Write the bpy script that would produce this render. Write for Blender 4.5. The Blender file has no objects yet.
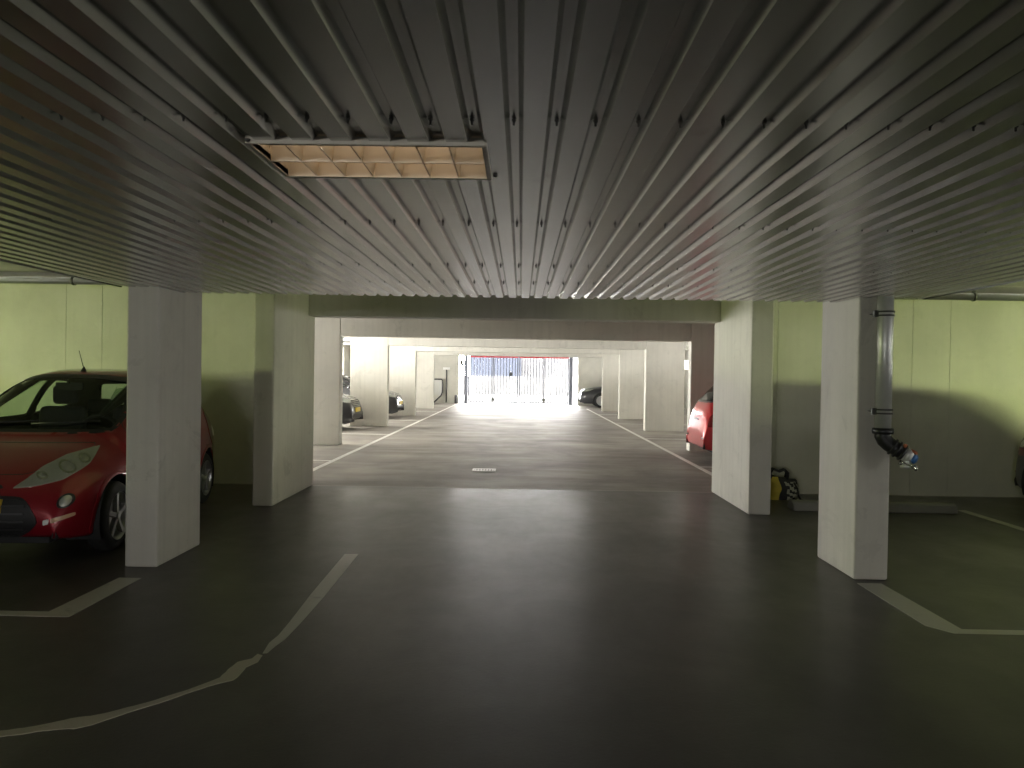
import bpy, bmesh, math, random
import numpy as np
from mathutils import Vector, Matrix, noise
from mathutils.bvhtree import BVHTree

random.seed(7)
sc = bpy.context.scene
COL = sc.collection
PI = math.pi

# ------------------------------------------------------------------ helpers
def link(o):
    COL.objects.link(o)
    return o

def tag(o, label=None, cat=None, group=None, kind=None):
    if label: o['label'] = label
    if cat: o['category'] = cat
    if group: o['group'] = group
    if kind: o['kind'] = kind
    return o

def empty(name, loc, label, cat, group=None, rotz=0.0, kind=None):
    o = bpy.data.objects.new(name, None)
    o.empty_display_size = 0.2
    link(o)
    o.location = loc
    o.rotation_euler = (0, 0, rotz)
    return tag(o, label, cat, group, kind)

def obj(name, bm, mats, parent=None, smooth=False, bevel=0.0, angle=35, segs=2):
    me = bpy.data.meshes.new(name)
    bmesh.ops.recalc_face_normals(bm, faces=bm.faces)
    bm.to_mesh(me)
    bm.free()
    if not isinstance(mats, (list, tuple)): mats = [mats]
    for m in mats: me.materials.append(m)
    o = bpy.data.objects.new(name, me)
    link(o)
    if parent is not None: o.parent = parent
    if smooth:
        for p in me.polygons: p.use_smooth = True
        me.set_sharp_from_angle(angle=math.radians(angle))
    if bevel > 0:
        md = o.modifiers.new('bevel', 'BEVEL')
        md.width = bevel
        md.segments = segs
        md.limit_method = 'ANGLE'
        md.angle_limit = math.radians(40)
    return o

def box(bm, x0, x1, y0, y1, z0, z1, mi=0):
    v = [bm.verts.new(p) for p in ((x0,y0,z0),(x1,y0,z0),(x1,y1,z0),(x0,y1,z0),(x0,y0,z1),(x1,y0,z1),(x1,y1,z1),(x0,y1,z1))]
    for f in ((0,3,2,1),(4,5,6,7),(0,1,5,4),(1,2,6,5),(2,3,7,6),(3,0,4,7)):
        bm.faces.new([v[i] for i in f]).material_index = mi
    return v

def boxo(name, b, mat, parent=None, bevel=0.0):
    bm = bmesh.new()
    box(bm, *b)
    return obj(name, bm, mat, parent, bevel=bevel)

def frame_of(d):
    d = Vector(d).normalized()
    a = Vector((0,0,1)) if abs(d.z) < 0.9 else Vector((1,0,0))
    u = d.cross(a).normalized()
    return d, u, d.cross(u).normalized()

def tube(bm, pts, r, n=16, mi=0, caps=True):
    pts = [Vector(p) for p in pts]
    rs = r if isinstance(r, (list, tuple)) else [r]*len(pts)
    rings = []
    u = None
    for i, p in enumerate(pts):
        d = (pts[min(i+1, len(pts)-1)] - pts[max(i-1, 0)])
        d.normalize()
        if u is None: d, u, w = frame_of(d)
        else:
            u = (u - d*u.dot(d)).normalized()
            w = d.cross(u)
        rings.append([bm.verts.new(p + (u*math.cos(2*PI*k/n) + w*math.sin(2*PI*k/n))*rs[i]) for k in range(n)])
    for a, b in zip(rings, rings[1:]):
        for k in range(n):
            f = bm.faces.new((a[k], a[(k+1) % n], b[(k+1) % n], b[k]))
            f.material_index = mi
            f.smooth = True
    if caps:
        bm.faces.new(rings[0][::-1]).material_index = mi
        bm.faces.new(rings[-1]).material_index = mi

def lathe(bm, prof, origin, axis, n=32, mi=0):
    """prof: (radius, distance along axis)"""
    o = Vector(origin)
    d, u, w = frame_of(axis)
    rings = [[bm.verts.new(o + d*h + (u*math.cos(2*PI*k/n) + w*math.sin(2*PI*k/n))*max(r, 1e-4)) for k in range(n)] for r, h in prof]
    for a, b in zip(rings, rings[1:]):
        for k in range(n):
            f = bm.faces.new((a[k], a[(k+1) % n], b[(k+1) % n], b[k]))
            f.material_index = mi
            f.smooth = True
    return rings

# ------------------------------------------------------------------ materials
def nt(name):
    m = bpy.data.materials.new(name)
    m.use_nodes = True
    t = m.node_tree
    b = t.nodes['Principled BSDF']
    return m, t, b

def N(t, kind, **kw):
    n = t.nodes.new(kind)
    for k, v in kw.items():
        if k in n.inputs: n.inputs[k].default_value = v
        else: setattr(n, k, v)
    return n

def mixc(t, a, b, fac, blend='MIX'):
    m = t.nodes.new('ShaderNodeMix')
    m.data_type = 'RGBA'
    m.blend_type = blend
    for s, v in ((6, a), (7, b)):
        if isinstance(v, tuple): m.inputs[s].default_value = (*v, 1) if len(v) == 3 else v
        else: t.links.new(v, m.inputs[s])
    if isinstance(fac, float): m.inputs[0].default_value = fac
    else: t.links.new(fac, m.inputs[0])
    return m.outputs[2]

def ramp(t, src, p0, p1, c0=(0,0,0,1), c1=(1,1,1,1)):
    r = t.nodes.new('ShaderNodeValToRGB')
    r.color_ramp.elements[0].position = p0
    r.color_ramp.elements[1].position = p1
    r.color_ramp.elements[0].color = c0
    r.color_ramp.elements[1].color = c1
    t.links.new(src, r.inputs[0])
    return r.outputs[0]

def plain(name, col, rough=0.5, metal=0.0, spec=0.5, coat=0.0, emit=None, var=0.06, scale=20):
    m, t, b = nt(name)
    co = N(t, 'ShaderNodeTexCoord')
    no = N(t, 'ShaderNodeTexNoise', Scale=scale, Detail=3.0)
    t.links.new(co.outputs['Object'], no.inputs['Vector'])
    c = mixc(t, tuple(x*(1-var) for x in col), tuple(min(1, x*(1+var)) for x in col), no.outputs['Fac'])
    t.links.new(c, b.inputs['Base Color'])
    b.inputs['Roughness'].default_value = rough
    b.inputs['Metallic'].default_value = metal
    b.inputs['Specular IOR Level'].default_value = spec
    b.inputs['Coat Weight'].default_value = coat
    b.inputs['Coat Roughness'].default_value = 0.06
    if emit:
        b.inputs['Emission Color'].default_value = (*emit[0], 1)
        b.inputs['Emission Strength'].default_value = emit[1]
    return m

def concrete(name, col, streak=0.25, stain=0.3, bump=0.15):
    m, t, b = nt(name)
    co = N(t, 'ShaderNodeTexCoord')
    oi = N(t, 'ShaderNodeObjectInfo')
    off = N(t, 'ShaderNodeVectorMath', operation='ADD')
    t.links.new(co.outputs['Object'], off.inputs[0])
    t.links.new(oi.outputs['Random'], off.inputs[1])
    V = off.outputs[0]
    big = N(t, 'ShaderNodeTexNoise', Scale=1.3, Detail=6.0, Roughness=0.6)
    t.links.new(V, big.inputs['Vector'])
    mp = N(t, 'ShaderNodeMapping')
    mp.inputs['Scale'].default_value = (14, 14, 0.5)
    t.links.new(V, mp.inputs['Vector'])
    st = N(t, 'ShaderNodeTexNoise', Scale=1.0, Detail=3.0)
    t.links.new(mp.outputs[0], st.inputs['Vector'])
    sp = N(t, 'ShaderNodeTexNoise', Scale=2.1, Detail=8.0, Roughness=0.7, Distortion=0.6)
    t.links.new(V, sp.inputs['Vector'])
    fine = N(t, 'ShaderNodeTexNoise', Scale=60.0, Detail=4.0)
    t.links.new(V, fine.inputs['Vector'])
    c = mixc(t, tuple(x*0.86 for x in col), tuple(min(1, x*1.12) for x in col), ramp(t, big.outputs['Fac'], .3, .7))
    c = mixc(t, c, tuple(x*0.72 for x in col), ramp(t, st.outputs['Fac'], .45, .75, c1=(streak,)*3+(1,)))
    c = mixc(t, c, tuple(x*0.55 for x in col), ramp(t, sp.outputs['Fac'], .58, .72, c1=(stain,)*3+(1,)))
    c = mixc(t, c, tuple(min(1, x*1.25) for x in col), ramp(t, sp.outputs['Fac'], .40, .30, c1=(stain*.6,)*3+(1,)))
    t.links.new(c, b.inputs['Base Color'])
    b.inputs['Roughness'].default_value = 0.85
    b.inputs['Specular IOR Level'].default_value = 0.25
    bp = N(t, 'ShaderNodeBump', Strength=bump, Distance=0.01)
    t.links.new(fine.outputs['Fac'], bp.inputs['Height'])
    t.links.new(bp.outputs[0], b.inputs['Normal'])
    return m

def floor_mat(name, col, rough, spec, band):
    m, t, b = nt(name)
    co = N(t, 'ShaderNodeTexCoord')
    V = co.outputs['Object']
    big = N(t, 'ShaderNodeTexNoise', Scale=0.7, Detail=7.0, Roughness=0.62, Distortion=0.4)
    t.links.new(V, big.inputs['Vector'])
    mp = N(t, 'ShaderNodeMapping')
    mp.inputs['Scale'].default_value = band
    t.links.new(V, mp.inputs['Vector'])
    st = N(t, 'ShaderNodeTexNoise', Scale=1.0, Detail=5.0, Roughness=0.6)
    t.links.new(mp.outputs[0], st.inputs['Vector'])
    fine = N(t, 'ShaderNodeTexNoise', Scale=45.0, Detail=5.0, Roughness=0.7)
    t.links.new(V, fine.inputs['Vector'])
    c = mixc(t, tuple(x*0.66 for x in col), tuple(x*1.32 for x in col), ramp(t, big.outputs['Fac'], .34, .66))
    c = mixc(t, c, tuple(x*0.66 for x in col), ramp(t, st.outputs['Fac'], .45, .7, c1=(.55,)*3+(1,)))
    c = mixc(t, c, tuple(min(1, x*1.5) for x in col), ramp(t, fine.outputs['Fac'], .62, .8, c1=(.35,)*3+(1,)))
    t.links.new(c, b.inputs['Base Color'])
    rr = N(t, 'ShaderNodeMapRange')
    rr.inputs['From Min'].default_value = .3
    rr.inputs['From Max'].default_value = .7
    rr.inputs['To Min'].default_value = rough-.01
    rr.inputs['To Max'].default_value = rough+.16
    wear = N(t, 'ShaderNodeTexNoise', Scale=1.7, Detail=9.0, Roughness=0.72, Distortion=0.8)
    t.links.new(V, wear.inputs['Vector'])
    avg = N(t, 'ShaderNodeMath', operation='ADD')
    t.links.new(st.outputs['Fac'], avg.inputs[0])
    t.links.new(wear.outputs['Fac'], avg.inputs[1])
    half = N(t, 'ShaderNodeMath', operation='MULTIPLY')
    half.inputs[1].default_value = .5
    t.links.new(avg.outputs[0], half.inputs[0])
    t.links.new(half.outputs[0], rr.inputs['Value'])
    t.links.new(rr.outputs[0], b.inputs['Roughness'])
    b.inputs['Specular IOR Level'].default_value = spec
    bp = N(t, 'ShaderNodeBump', Strength=0.3, Distance=0.004)
    t.links.new(fine.outputs['Fac'], bp.inputs['Height'])
    t.links.new(bp.outputs[0], b.inputs['Normal'])
    return m

def sheet_mat():
    m, t, b = nt('grey coated steel sheet')
    co = N(t, 'ShaderNodeTexCoord')
    V = co.outputs['Object']
    mp = N(t, 'ShaderNodeMapping')
    mp.inputs['Scale'].default_value = (9, 0.6, 9)
    t.links.new(V, mp.inputs['Vector'])
    a = N(t, 'ShaderNodeTexNoise', Scale=1.0, Detail=4.0)
    t.links.new(mp.outputs[0], a.inputs['Vector'])
    d = N(t, 'ShaderNodeTexNoise', Scale=5.0, Detail=4.0, Roughness=0.6)
    t.links.new(V, d.inputs['Vector'])
    c = mixc(t, (.515,.52,.52), (.63,.635,.635), a.outputs['Fac'])
    c = mixc(t, c, (.12,.115,.105), ramp(t, d.outputs['Fac'], .66, .80, c1=(.22,)*3+(1,)))
    t.links.new(c, b.inputs['Base Color'])
    b.inputs['Metallic'].default_value = SHEET_METAL
    rr = N(t, 'ShaderNodeMapRange')
    rr.inputs['To Min'].default_value = SHEET_ROUGH-.015
    rr.inputs['To Max'].default_value = SHEET_ROUGH+.02
    t.links.new(d.outputs['Fac'], rr.inputs['Value'])
    t.links.new(rr.outputs[0], b.inputs['Roughness'])
    return m

def worn_paint(name, col, floor_col, wear):
    m, t, b = nt(name)
    co = N(t, 'ShaderNodeTexCoord')
    a = N(t, 'ShaderNodeTexNoise', Scale=5.0, Detail=9.0, Roughness=0.75)
    t.links.new(co.outputs['Object'], a.inputs['Vector'])
    c = mixc(t, col, floor_col, ramp(t, a.outputs['Fac'], .62-wear, .78-wear*.6))
    t.links.new(c, b.inputs['Base Color'])
    b.inputs['Roughness'].default_value = .36
    b.inputs['Specular IOR Level'].default_value = .6
    return m

def thin_glass(name, tint, refl=0.08):
    m, t, b = nt(name)
    out = t.nodes['Material Output']
    t.nodes.remove(b)
    tr = N(t, 'ShaderNodeBsdfTransparent')
    tr.inputs['Color'].default_value = (*tint, 1)
    gl = N(t, 'ShaderNodeBsdfGlossy', Roughness=0.03)
    gl.inputs['Color'].default_value = (1, 1, 1, 1)
    lw = N(t, 'ShaderNodeLayerWeight', Blend=0.5)
    pw = N(t, 'ShaderNodeMath', operation='POWER')
    pw.inputs[1].default_value = 5.0
    t.links.new(lw.outputs['Facing'], pw.inputs[0])
    fr = N(t, 'ShaderNodeMath', operation='MULTIPLY_ADD')
    fr.inputs[1].default_value = .92
    fr.inputs[2].default_value = .045
    t.links.new(pw.outputs[0], fr.inputs[0])
    mx = N(t, 'ShaderNodeMixShader')
    t.links.new(fr.outputs[0], mx.inputs[0])
    t.links.new(tr.outputs[0], mx.inputs[1])
    t.links.new(gl.outputs[0], mx.inputs[2])
    t.links.new(mx.outputs[0], out.inputs['Surface'])
    return m

def paint(name, col, metal=.25, rough=.35):
    m, t, b = nt(name)
    co = N(t, 'ShaderNodeTexCoord')
    no = N(t, 'ShaderNodeTexNoise', Scale=900.0, Detail=1.0)
    t.links.new(co.outputs['Object'], no.inputs['Vector'])
    c = mixc(t, tuple(x*.9 for x in col), tuple(min(1, x*1.1) for x in col), no.outputs['Fac'])
    t.links.new(c, b.inputs['Base Color'])
    b.inputs['Metallic'].default_value = metal
    b.inputs['Roughness'].default_value = rough
    b.inputs['Coat Weight'].default_value = 1.0
    b.inputs['Coat Roughness'].default_value = 0.04
    return m

# tuning knobs of light and surface
SHEET_METAL, SHEET_ROUGH = .93, .26
WORLD = 48.0
EXPOSURE = 0.25
GREEN = (.84, 1.0, .38)
GREEN_POWER = 130.0

M_conc = concrete('cast concrete', (.51,.495,.44), streak=.4, stain=.45)
M_wall = concrete('wall concrete', (.50,.49,.43), streak=.12, stain=.22)
M_slab = concrete('slab concrete', (.42,.41,.37), streak=.0)
M_stop = concrete('dark kerb concrete', (.20,.195,.175))
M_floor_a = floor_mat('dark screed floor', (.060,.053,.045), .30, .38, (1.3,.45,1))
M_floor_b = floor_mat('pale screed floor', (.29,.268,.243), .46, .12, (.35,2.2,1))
M_sheet = sheet_mat()
M_line = worn_paint('worn white line paint', (.42,.41,.35), (.07,.067,.06), .05)
M_line_b = worn_paint('white line paint', (.75,.74,.70), (.25,.24,.225), .02)
M_line_c = worn_paint('ragged yellowed line paint', (.40,.37,.28), (.07,.067,.06), .02)
M_galv = plain('galvanised pipe', (.64,.65,.62), .46, .6, var=.12, scale=14)
M_galv_dark = plain('dark steel clamp', (.10,.10,.095), .45, .7)
M_black = plain('black plastic', (.014,.014,.015), .45)
M_rubber = plain('tyre rubber', (.016,.016,.016), .75)
M_alloy = plain('alloy', (.45,.45,.46), .3, .9)
M_dalloy = plain('dark alloy', (.11,.11,.115), .35, .8)
M_interior = plain('dark cabin trim', (.018,.018,.019), .8)
M_seat = plain('dark seat cloth', (.022,.022,.024), .9)
M_glass = thin_glass('car glass', (.74,.82,.76))
M_darkglass = thin_glass('privacy glass', (.20,.22,.22))
M_red = paint('dark red car paint', (.24,.004,.013))
M_red2 = paint('bright red car paint', (.46,.012,.016))
M_blackcar = paint('black car paint', (.016,.016,.019))
M_greycar = paint('anthracite car paint', (.030,.031,.036))
M_lens = plain('headlamp reflector', (.60,.60,.57), .2, .6)
M_lensglass = thin_glass('headlamp lens', (.88,.9,.88))
M_redlens = plain('red tail lamp', (.17,.004,.006), .12, coat=1)
M_amber = plain('amber reflector', (.50,.33,.20), .3, coat=.5)
M_white = plain('white plastic', (.75,.75,.72), .4)
M_plate = plain('yellow number plate', (.72,.52,.04), .4)
M_chrome = plain('chrome', (.75,.75,.75), .12, 1.0)
M_gate = plain('blue-grey gate steel', (.22,.235,.29), .5, .2)
M_redrail = plain('red painted rail', (.62,.06,.07), .5)
M_louvre = plain('aged beige louvre', (.80,.68,.52), .40, .0, var=.08, scale=9)
M_lampframe = plain('cream lamp frame', (.46,.43,.36), .5)
M_tubeglass = plain('dim fluorescent tube', (.78,.74,.66), .3, emit=((1,.89,.72), 1.9))
M_yellow = plain('yellow bag panel', (.46,.36,.03), .6)
M_bagdark = plain('black bag cloth', (.012,.012,.013), .7)
M_bagstripe = plain('pale bag panel', (.34,.33,.27), .6)
M_brass = plain('brass fitting', (.55,.38,.16), .3, .9)
M_blue = plain('blue valve wheel', (.05,.16,.42), .35)
M_orange = plain('rust red cap', (.42,.12,.05), .5)
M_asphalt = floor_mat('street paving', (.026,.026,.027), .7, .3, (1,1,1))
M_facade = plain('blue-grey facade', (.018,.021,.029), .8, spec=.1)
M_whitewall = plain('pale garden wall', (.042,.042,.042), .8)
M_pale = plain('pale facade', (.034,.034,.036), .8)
M_winframe = plain('grey window frame', (.35,.36,.36), .5, .3)
M_drain = plain('zinc grating', (.78,.77,.74), .35, .5)
M_pit = plain('drain pit', (.02,.02,.02), .9)

# ------------------------------------------------------------------ shell
CX = -0.10
ZC = 2.11          # underside of the steel sheet
ZS = 2.75          # underside of the concrete slab
YW = 10.1          # front face of the bay walls
YE = 38.4          # inner face of the end wall
XF = 12.2          # side walls of the front part
XL, XR = -8.2, 7.8 # side walls of the rear part

bm = bmesh.new()
def quad(bm, x0, x1, y0, y1, z, mi):
    f = bm.faces.new([bm.verts.new(p) for p in ((x0,y0,z),(x1,y0,z),(x1,y1,z),(x0,y1,z))])
    f.material_index = mi
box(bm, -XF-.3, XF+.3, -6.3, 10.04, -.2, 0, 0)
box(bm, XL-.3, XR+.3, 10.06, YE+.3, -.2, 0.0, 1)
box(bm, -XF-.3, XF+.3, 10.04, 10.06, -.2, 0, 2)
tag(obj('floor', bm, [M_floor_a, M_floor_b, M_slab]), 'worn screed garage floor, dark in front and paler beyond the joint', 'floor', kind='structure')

tag(boxo('ceiling_slab', (-XF-.3, XF+.3, -6.3, YE+.3, ZS, ZS+.25), M_slab), 'concrete slab above the bays and the rear aisle', 'ceiling', kind='structure')

LAMP = (-.738, -.104, 2.039, 2.386)    # opening for the louvred lamp
# corrugated steel soffit
def sheet():
    bm = bmesh.new()
    P, G, T, D = .1018, .046, .022, .019
    c0 = -.0265
    def height(x):
        u = abs(((x - c0 + P/2) % P) - P/2)
        return D if u <= T/2 else (0 if u >= G/2 else D*(G/2-u)/(G/2-T/2))
    def strip(xa, xb, ya, yb):
        cl = [(xa, height(xa))]
        k0 = math.floor((xa - c0)/P) - 1
        for k in range(k0, k0 + int((xb-xa)/P) + 4):
            c = c0 + k*P
            for dx, dz in ((-G/2, 0), (-T/2, D), (T/2, D), (G/2, 0)):
                if xa + 1e-4 < c+dx < xb - 1e-4: cl.append((c+dx, dz))
        cl.append((xb, height(xb)))
        a = [bm.verts.new((x, ya, ZC+z)) for x, z in cl]
        b = [bm.verts.new((x, yb, ZC+z)) for x, z in cl]
        for i in range(len(cl)-1):
            bm.faces.new((a[i], b[i], b[i+1], a[i+1]))
    strip(-3.0, -2.725, -5.9, 5.735)
    lx0, lx1, ly0, ly1 = LAMP
    strip(-2.725, lx0, -5.9, 6.13)
    strip(lx0, lx1, -5.9, ly0)
    strip(lx0, lx1, ly1, 6.13)
    strip(lx1, 2.525, -5.9, 6.13)
    strip(2.525, 2.98, -5.9, 5.765)
    # fold-down edges along the two long sides
    for x in (-3.0, 2.98):
        s = 1 if x > 0 else -1
        yb = 5.735 if x < 0 else 5.765
        box(bm, min(x, x+s*.012), max(x, x+s*.012), -5.9, yb, ZC-.004, ZC+.05, 1)
    # screws in the grooves
    for y in (.6, 1.90, 3.20, 4.44, 5.26):
        for k in range(-29, 30):
            x = c0 + k*P
            if x < -2.95 or x > 2.93: continue
            if -.78 < x < -.06 and 1.9 < y < 2.5: continue
            jx = random.uniform(-.004, .004)
            r = []
            for zz, rr in ((ZC+D-.001, .006), (ZC+D-.006, .006), (ZC+D-.006, .0035), (ZC+D-.016, .003)):
                r.append([bm.verts.new((x+jx+rr*math.cos(2*PI*q/6), y+rr*math.sin(2*PI*q/6), zz)) for q in range(6)])
            for a, b in zip(r, r[1:]):
                for q in range(6):
                    bm.faces.new((a[q], a[(q+1) % 6], b[(q+1) % 6], b[q])).material_index = 1
            bm.faces.new(r[-1]).material_index = 1
    return bm
o = obj('ceiling', sheet(), [M_sheet, M_galv_dark])
tag(o, 'corrugated grey steel sheet ceiling over the front lane', 'ceiling', kind='structure')

def slab_wall(name, boxes, mat, label):
    bm = bmesh.new()
    for b in boxes: box(bm, *b)
    return tag(obj(name, bm, mat), label, 'wall', kind='structure')

def wall_with_holes(axis, fixed0, fixed1, a0, a1, z0, z1, holes):
    """boxes of a wall along `axis` ('x' or 'y'); holes (lo, hi, z_lo, z_hi)"""
    out = []
    def add(p, q, r, s):
        if q - p < 1e-4 or s - r < 1e-4: return
        out.append((p, q, fixed0, fixed1, r, s) if axis == 'x' else (fixed0, fixed1, p, q, r, s))
    cur = a0
    for lo, hi, zl, zh in sorted(holes):
        add(cur, lo, z0, z1)
        add(lo, hi, z0, zl)
        add(lo, hi, zh, z1)
        cur = hi
    add(cur, a1, z0, z1)
    return out

# bay walls facing the camera, cast in panels with open joints
def panel_wall(name, x0, x1, joints, label):
    bm = bmesh.new()
    xs = [x0] + sorted(joints) + [x1]
    for a, b in zip(xs, xs[1:]):
        ga = .003 if a in joints else 0
        gb = .003 if b in joints else 0
        box(bm, a+ga, b-gb, YW, YW+.008, 0, ZS)
    box(bm, x0, x1, YW+.008, YW+.2, 0, ZS)
    return tag(obj(name, bm, M_wall), label, 'wall', kind='structure')
panel_wall('wall_bay_left', -XF, -2.95, [-8.2, -7.0, -6.02, -5.54, -4.4, -3.35], 'concrete wall behind the red car, lit green above its roof line')
panel_wall('wall_bay_right', 2.77, XF, [3.35, 4.4, 5.10, 5.59, 7.0, 8.2], 'concrete wall behind the pillar with the standpipe')

GW = (4.2, 6.4, 1.33, 1.57)     # front side windows: y range, z range
SD = (-3.1, -.7, 1.40, 2.0)    # unseen opening added in the right side wall for neutral fill
for nm, x0, x1, lab in (('wall_left', -XF-.25, -XF, 'left side wall of the front bays'), ('wall_right', XF, XF+.25, 'right side wall of the front bays')):
    slab_wall(nm, wall_with_holes('y', x0, x1, -6.3, YW+.2, 0, ZS, [GW] + ([SD] if x0 > 0 else [])), M_wall, lab)
RW = (-3.6, -2.1, 1.40, 2.00)  # opening added behind the camera, out of view, to lift the pillar fronts
slab_wall('wall_rear', wall_with_holes('x', -6.3, -6.05, -XF, XF, 0, ZS, [RW]), M_wall, 'rear wall behind the lane')

# rear side walls; the left one has a window in every bay
FR = [15.6, 21.2, 26.8, 32.4]
BAYW = [(13.9, 15.2), (16.2, 20.8), (21.8, 26.4), (28.6, 30.3), (33.8, 35.4)]
WZ = (.60, 2.60)
slab_wall('wall_hall_left', wall_with_holes('y', XL-.25, XL, YW+.2, YE+.3, 0, ZS, [(a, b, *WZ) for a, b in BAYW]), M_wall, 'left outer wall of the rear parking hall')
BAYR = [(17.0, 20.2), (22.6, 25.8), (28.2, 31.4), (33.8, 37.0)]  # right hall windows added to brighten the right pillars
WR = (1.85, 2.30)
slab_wall('wall_hall_right', wall_with_holes('y', XR, XR+.25, YW+.2, YE+.3, 0, ZS, [(a, b, *WR) for a, b in BAYR]), M_wall, 'right outer wall of the rear parking hall')
OX0, OX1, OZ = -3.12, 2.86, 2.48
slab_wall('wall_end', wall_with_holes('x', YE, YE+.3, XL, XR, 0, ZS, [(OX0, OX1, 0, OZ)]), M_wall, 'end wall around the bright gateway')

def window_frame(name, xm, y0, y1, z0, z1, n, label, pane=None):
    bm = bmesh.new()
    w = .05 if z1-z0 > .5 else .012
    x0, x1 = xm-.03, xm+.03
    box(bm, x0, x1, y0, y1, z0, z0+w)
    box(bm, x0, x1, y0, y1, z1-w, z1)
    for k in range(n+1):
        y = y0 + (y1-y0-w)*k/n
        box(bm, x0, x1, y, y+w, z0+w, z1-w)
    o = obj(name, bm, M_winframe)
    if pane: boxo('pane', (xm-.004, xm+.004, y0+.01, y1-.01, z0+.01, z1-.01), pane, o)
    return tag(o, label, 'window', kind='structure')
window_frame('window_1', -XF-.12, *GW, 3, 'strip window in the left front wall')
window_frame('window_2', XF+.12, *GW, 3, 'strip window in the right front wall')
window_frame('window_12', XF+.12, *SD, 2, 'unseen fill window added in the right front wall nearest the rear corner')
for i, (a, b) in enumerate(BAYW):
    window_frame('window_%d' % (i+3), XL-.12, a, b, *WZ, 3, 'strip window in the left hall wall, %s bay from the gate' % ['fifth','fourth','third','second','first'][i])

for i, (a, b) in enumerate(BAYR):
    window_frame('window_%d' % (i+8), XR+.12, a, b, *WR, 2, 'added fill window in the right hall wall, %s bay from the gate' % ['fourth','third','second','first'][i])

# ------------------------------------------------------------------ pillars and beams
def column(x0, x1, y0, y1, top, label, mat=None):
    bm = bmesh.new()
    box(bm, x0, x1, y0, y1, 0, top)
    return tag(obj('column', bm, mat or M_conc, bevel=.016), label, 'pillar', kind='structure')
column(-2.97, -2.72, 5.75, 6.53, ZS, 'square-edged concrete pillar in front of the red car')
column(-2.95, -2.72, 8.45, 10.1, ZS, 'long concrete pillar at the left end of the first beam')
column(2.52, 2.775, 5.78, 6.50, ZS, 'concrete pillar carrying the galvanised standpipe')
column(2.52, 2.765, 8.46, 10.1, ZS, 'long concrete pillar with the yellow bag beside it')
LN = ['first', 'second', 'third', 'fourth']
for i, y in enumerate(FR):
    column(-4.72, -3.68, y, y+.26, ZS, '%s slab pillar on the left of the rear aisle, counted from the camera' % LN[i])
    column(3.43, 4.50, y, y+.26, ZS, '%s slab pillar on the right of the rear aisle, counted from the camera' % LN[i])
def beam(x0, x1, y0, y1, z0, label):
    bm = bmesh.new()
    box(bm, x0, x1, y0, y1, z0, ZS)
    return tag(obj('beam', bm, M_conc, bevel=.012), label, 'beam', kind='structure')
beam(-2.72, 2.52, 9.78, 10.08, 2.205, 'dark concrete beam just beyond the end of the steel ceiling')
for i, y in enumerate(FR):
    beam(-3.68, 3.43, y, y+.26, (2.222, 2.24, 2.252, 2.262)[i], '%s concrete cross beam over the rear aisle beyond the dark front beam' % LN[i])

# ------------------------------------------------------------------ floor marks
def poly_mark(polys, mat, label, group=None, z=.0025):
    bm = bmesh.new()
    for pl in polys:
        top = [bm.verts.new((x, y, z)) for x, y in pl]
        bot = [bm.verts.new((x, y, 0.0002)) for x, y in pl]
        bm.faces.new(top)
        n = len(pl)
        for i in range(n):
            bm.faces.new((top[i], bot[i], bot[(i+1) % n], top[(i+1) % n]))
    return tag(obj('parking_line', bm, mat), label, 'road marking', group, 'structure')
def rect(x0, x1, y0, y1): return [(x0,y0),(x1,y0),(x1,y1),(x0,y1)]
poly_mark([[(-2.69,4.57),(-2.69,5.45),(-2.85,5.45),(-2.87,4.66),(-11,4.66),(-11,4.57)]], M_line, 'white bay corner line in front of the red car')
poly_mark([[(2.50,5.68),(2.50,4.72),(2.60,4.585),(11,4.575),(11,4.665),(2.69,4.665),(2.68,5.68)]], M_line, 'white bay corner line at the foot of the pillar with the standpipe')
poly_mark([rect(5.10, 5.20, 4.66, 9.0)], M_line, 'white divider line beside the dark car at the right edge')
poly_mark([rect(-5.42, -5.32, 4.66, 9.0)], M_line, 'white divider line on the far side of the red car')

edge_up = [(-3.6,2.80),(-3.0,2.86),(-2.45,2.99),(-2.118,3.119),(-2.039,3.147),(-1.956,3.197),(-1.899,3.24),(-1.829,3.266),(-1.756,3.319),(-1.698,3.373),(-1.628,3.446),(-1.535,3.559),(-1.445,3.702),(-1.437,3.842),(-1.430,3.916),(-1.375,3.963),(-1.369,4.03)]
edge_lo = [(-3.6,2.74),(-3.0,2.80),(-2.40,2.93),(-2.084,3.069),(-2.009,3.1),(-1.904,3.139),(-1.829,3.149),(-1.777,3.187),(-1.684,3.311),(-1.584,3.428),(-1.495,3.552),(-1.44,3.618),(-1.414,3.647),(-1.363,3.687),(-1.355,3.745),(-1.362,3.846),(-1.325,3.921),(-1.335,4.01)]
def ragged(edge, amp, seed):
    out = []
    for (x0, y0), (x1, y1) in zip(edge, edge[1:]):
        n = max(1, int(math.hypot(x1-x0, y1-y0)/.022))
        for k in range(n):
            x, y = x0+(x1-x0)*k/n, y0+(y1-y0)*k/n
            q = noise.noise(Vector((x*16, y*16, seed))) + .6*noise.noise(Vector((x*45, y*45, seed)))
            out.append((x + amp*.5*q, y + amp*q))
    return out + [edge[-1]]
poly_mark([ragged(edge_up, .012, 1.3) + ragged(edge_lo, .012, 7.7)[::-1]], M_line_c, 'ragged hand-painted curved line sweeping left across the dark floor')
poly_mark([[(-1.345,4.04),(-1.362,4.196),(-1.35,4.323),(-1.358,4.564),(-1.39,5.179),(-1.425,6.29),(-1.315,6.296),(-1.288,5.094),(-1.287,4.51),(-1.293,4.262),(-1.312,4.15),(-1.322,4.044)]], M_line, 'straight worn white line ending in the middle of the dark floor', z=.0022)
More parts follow.
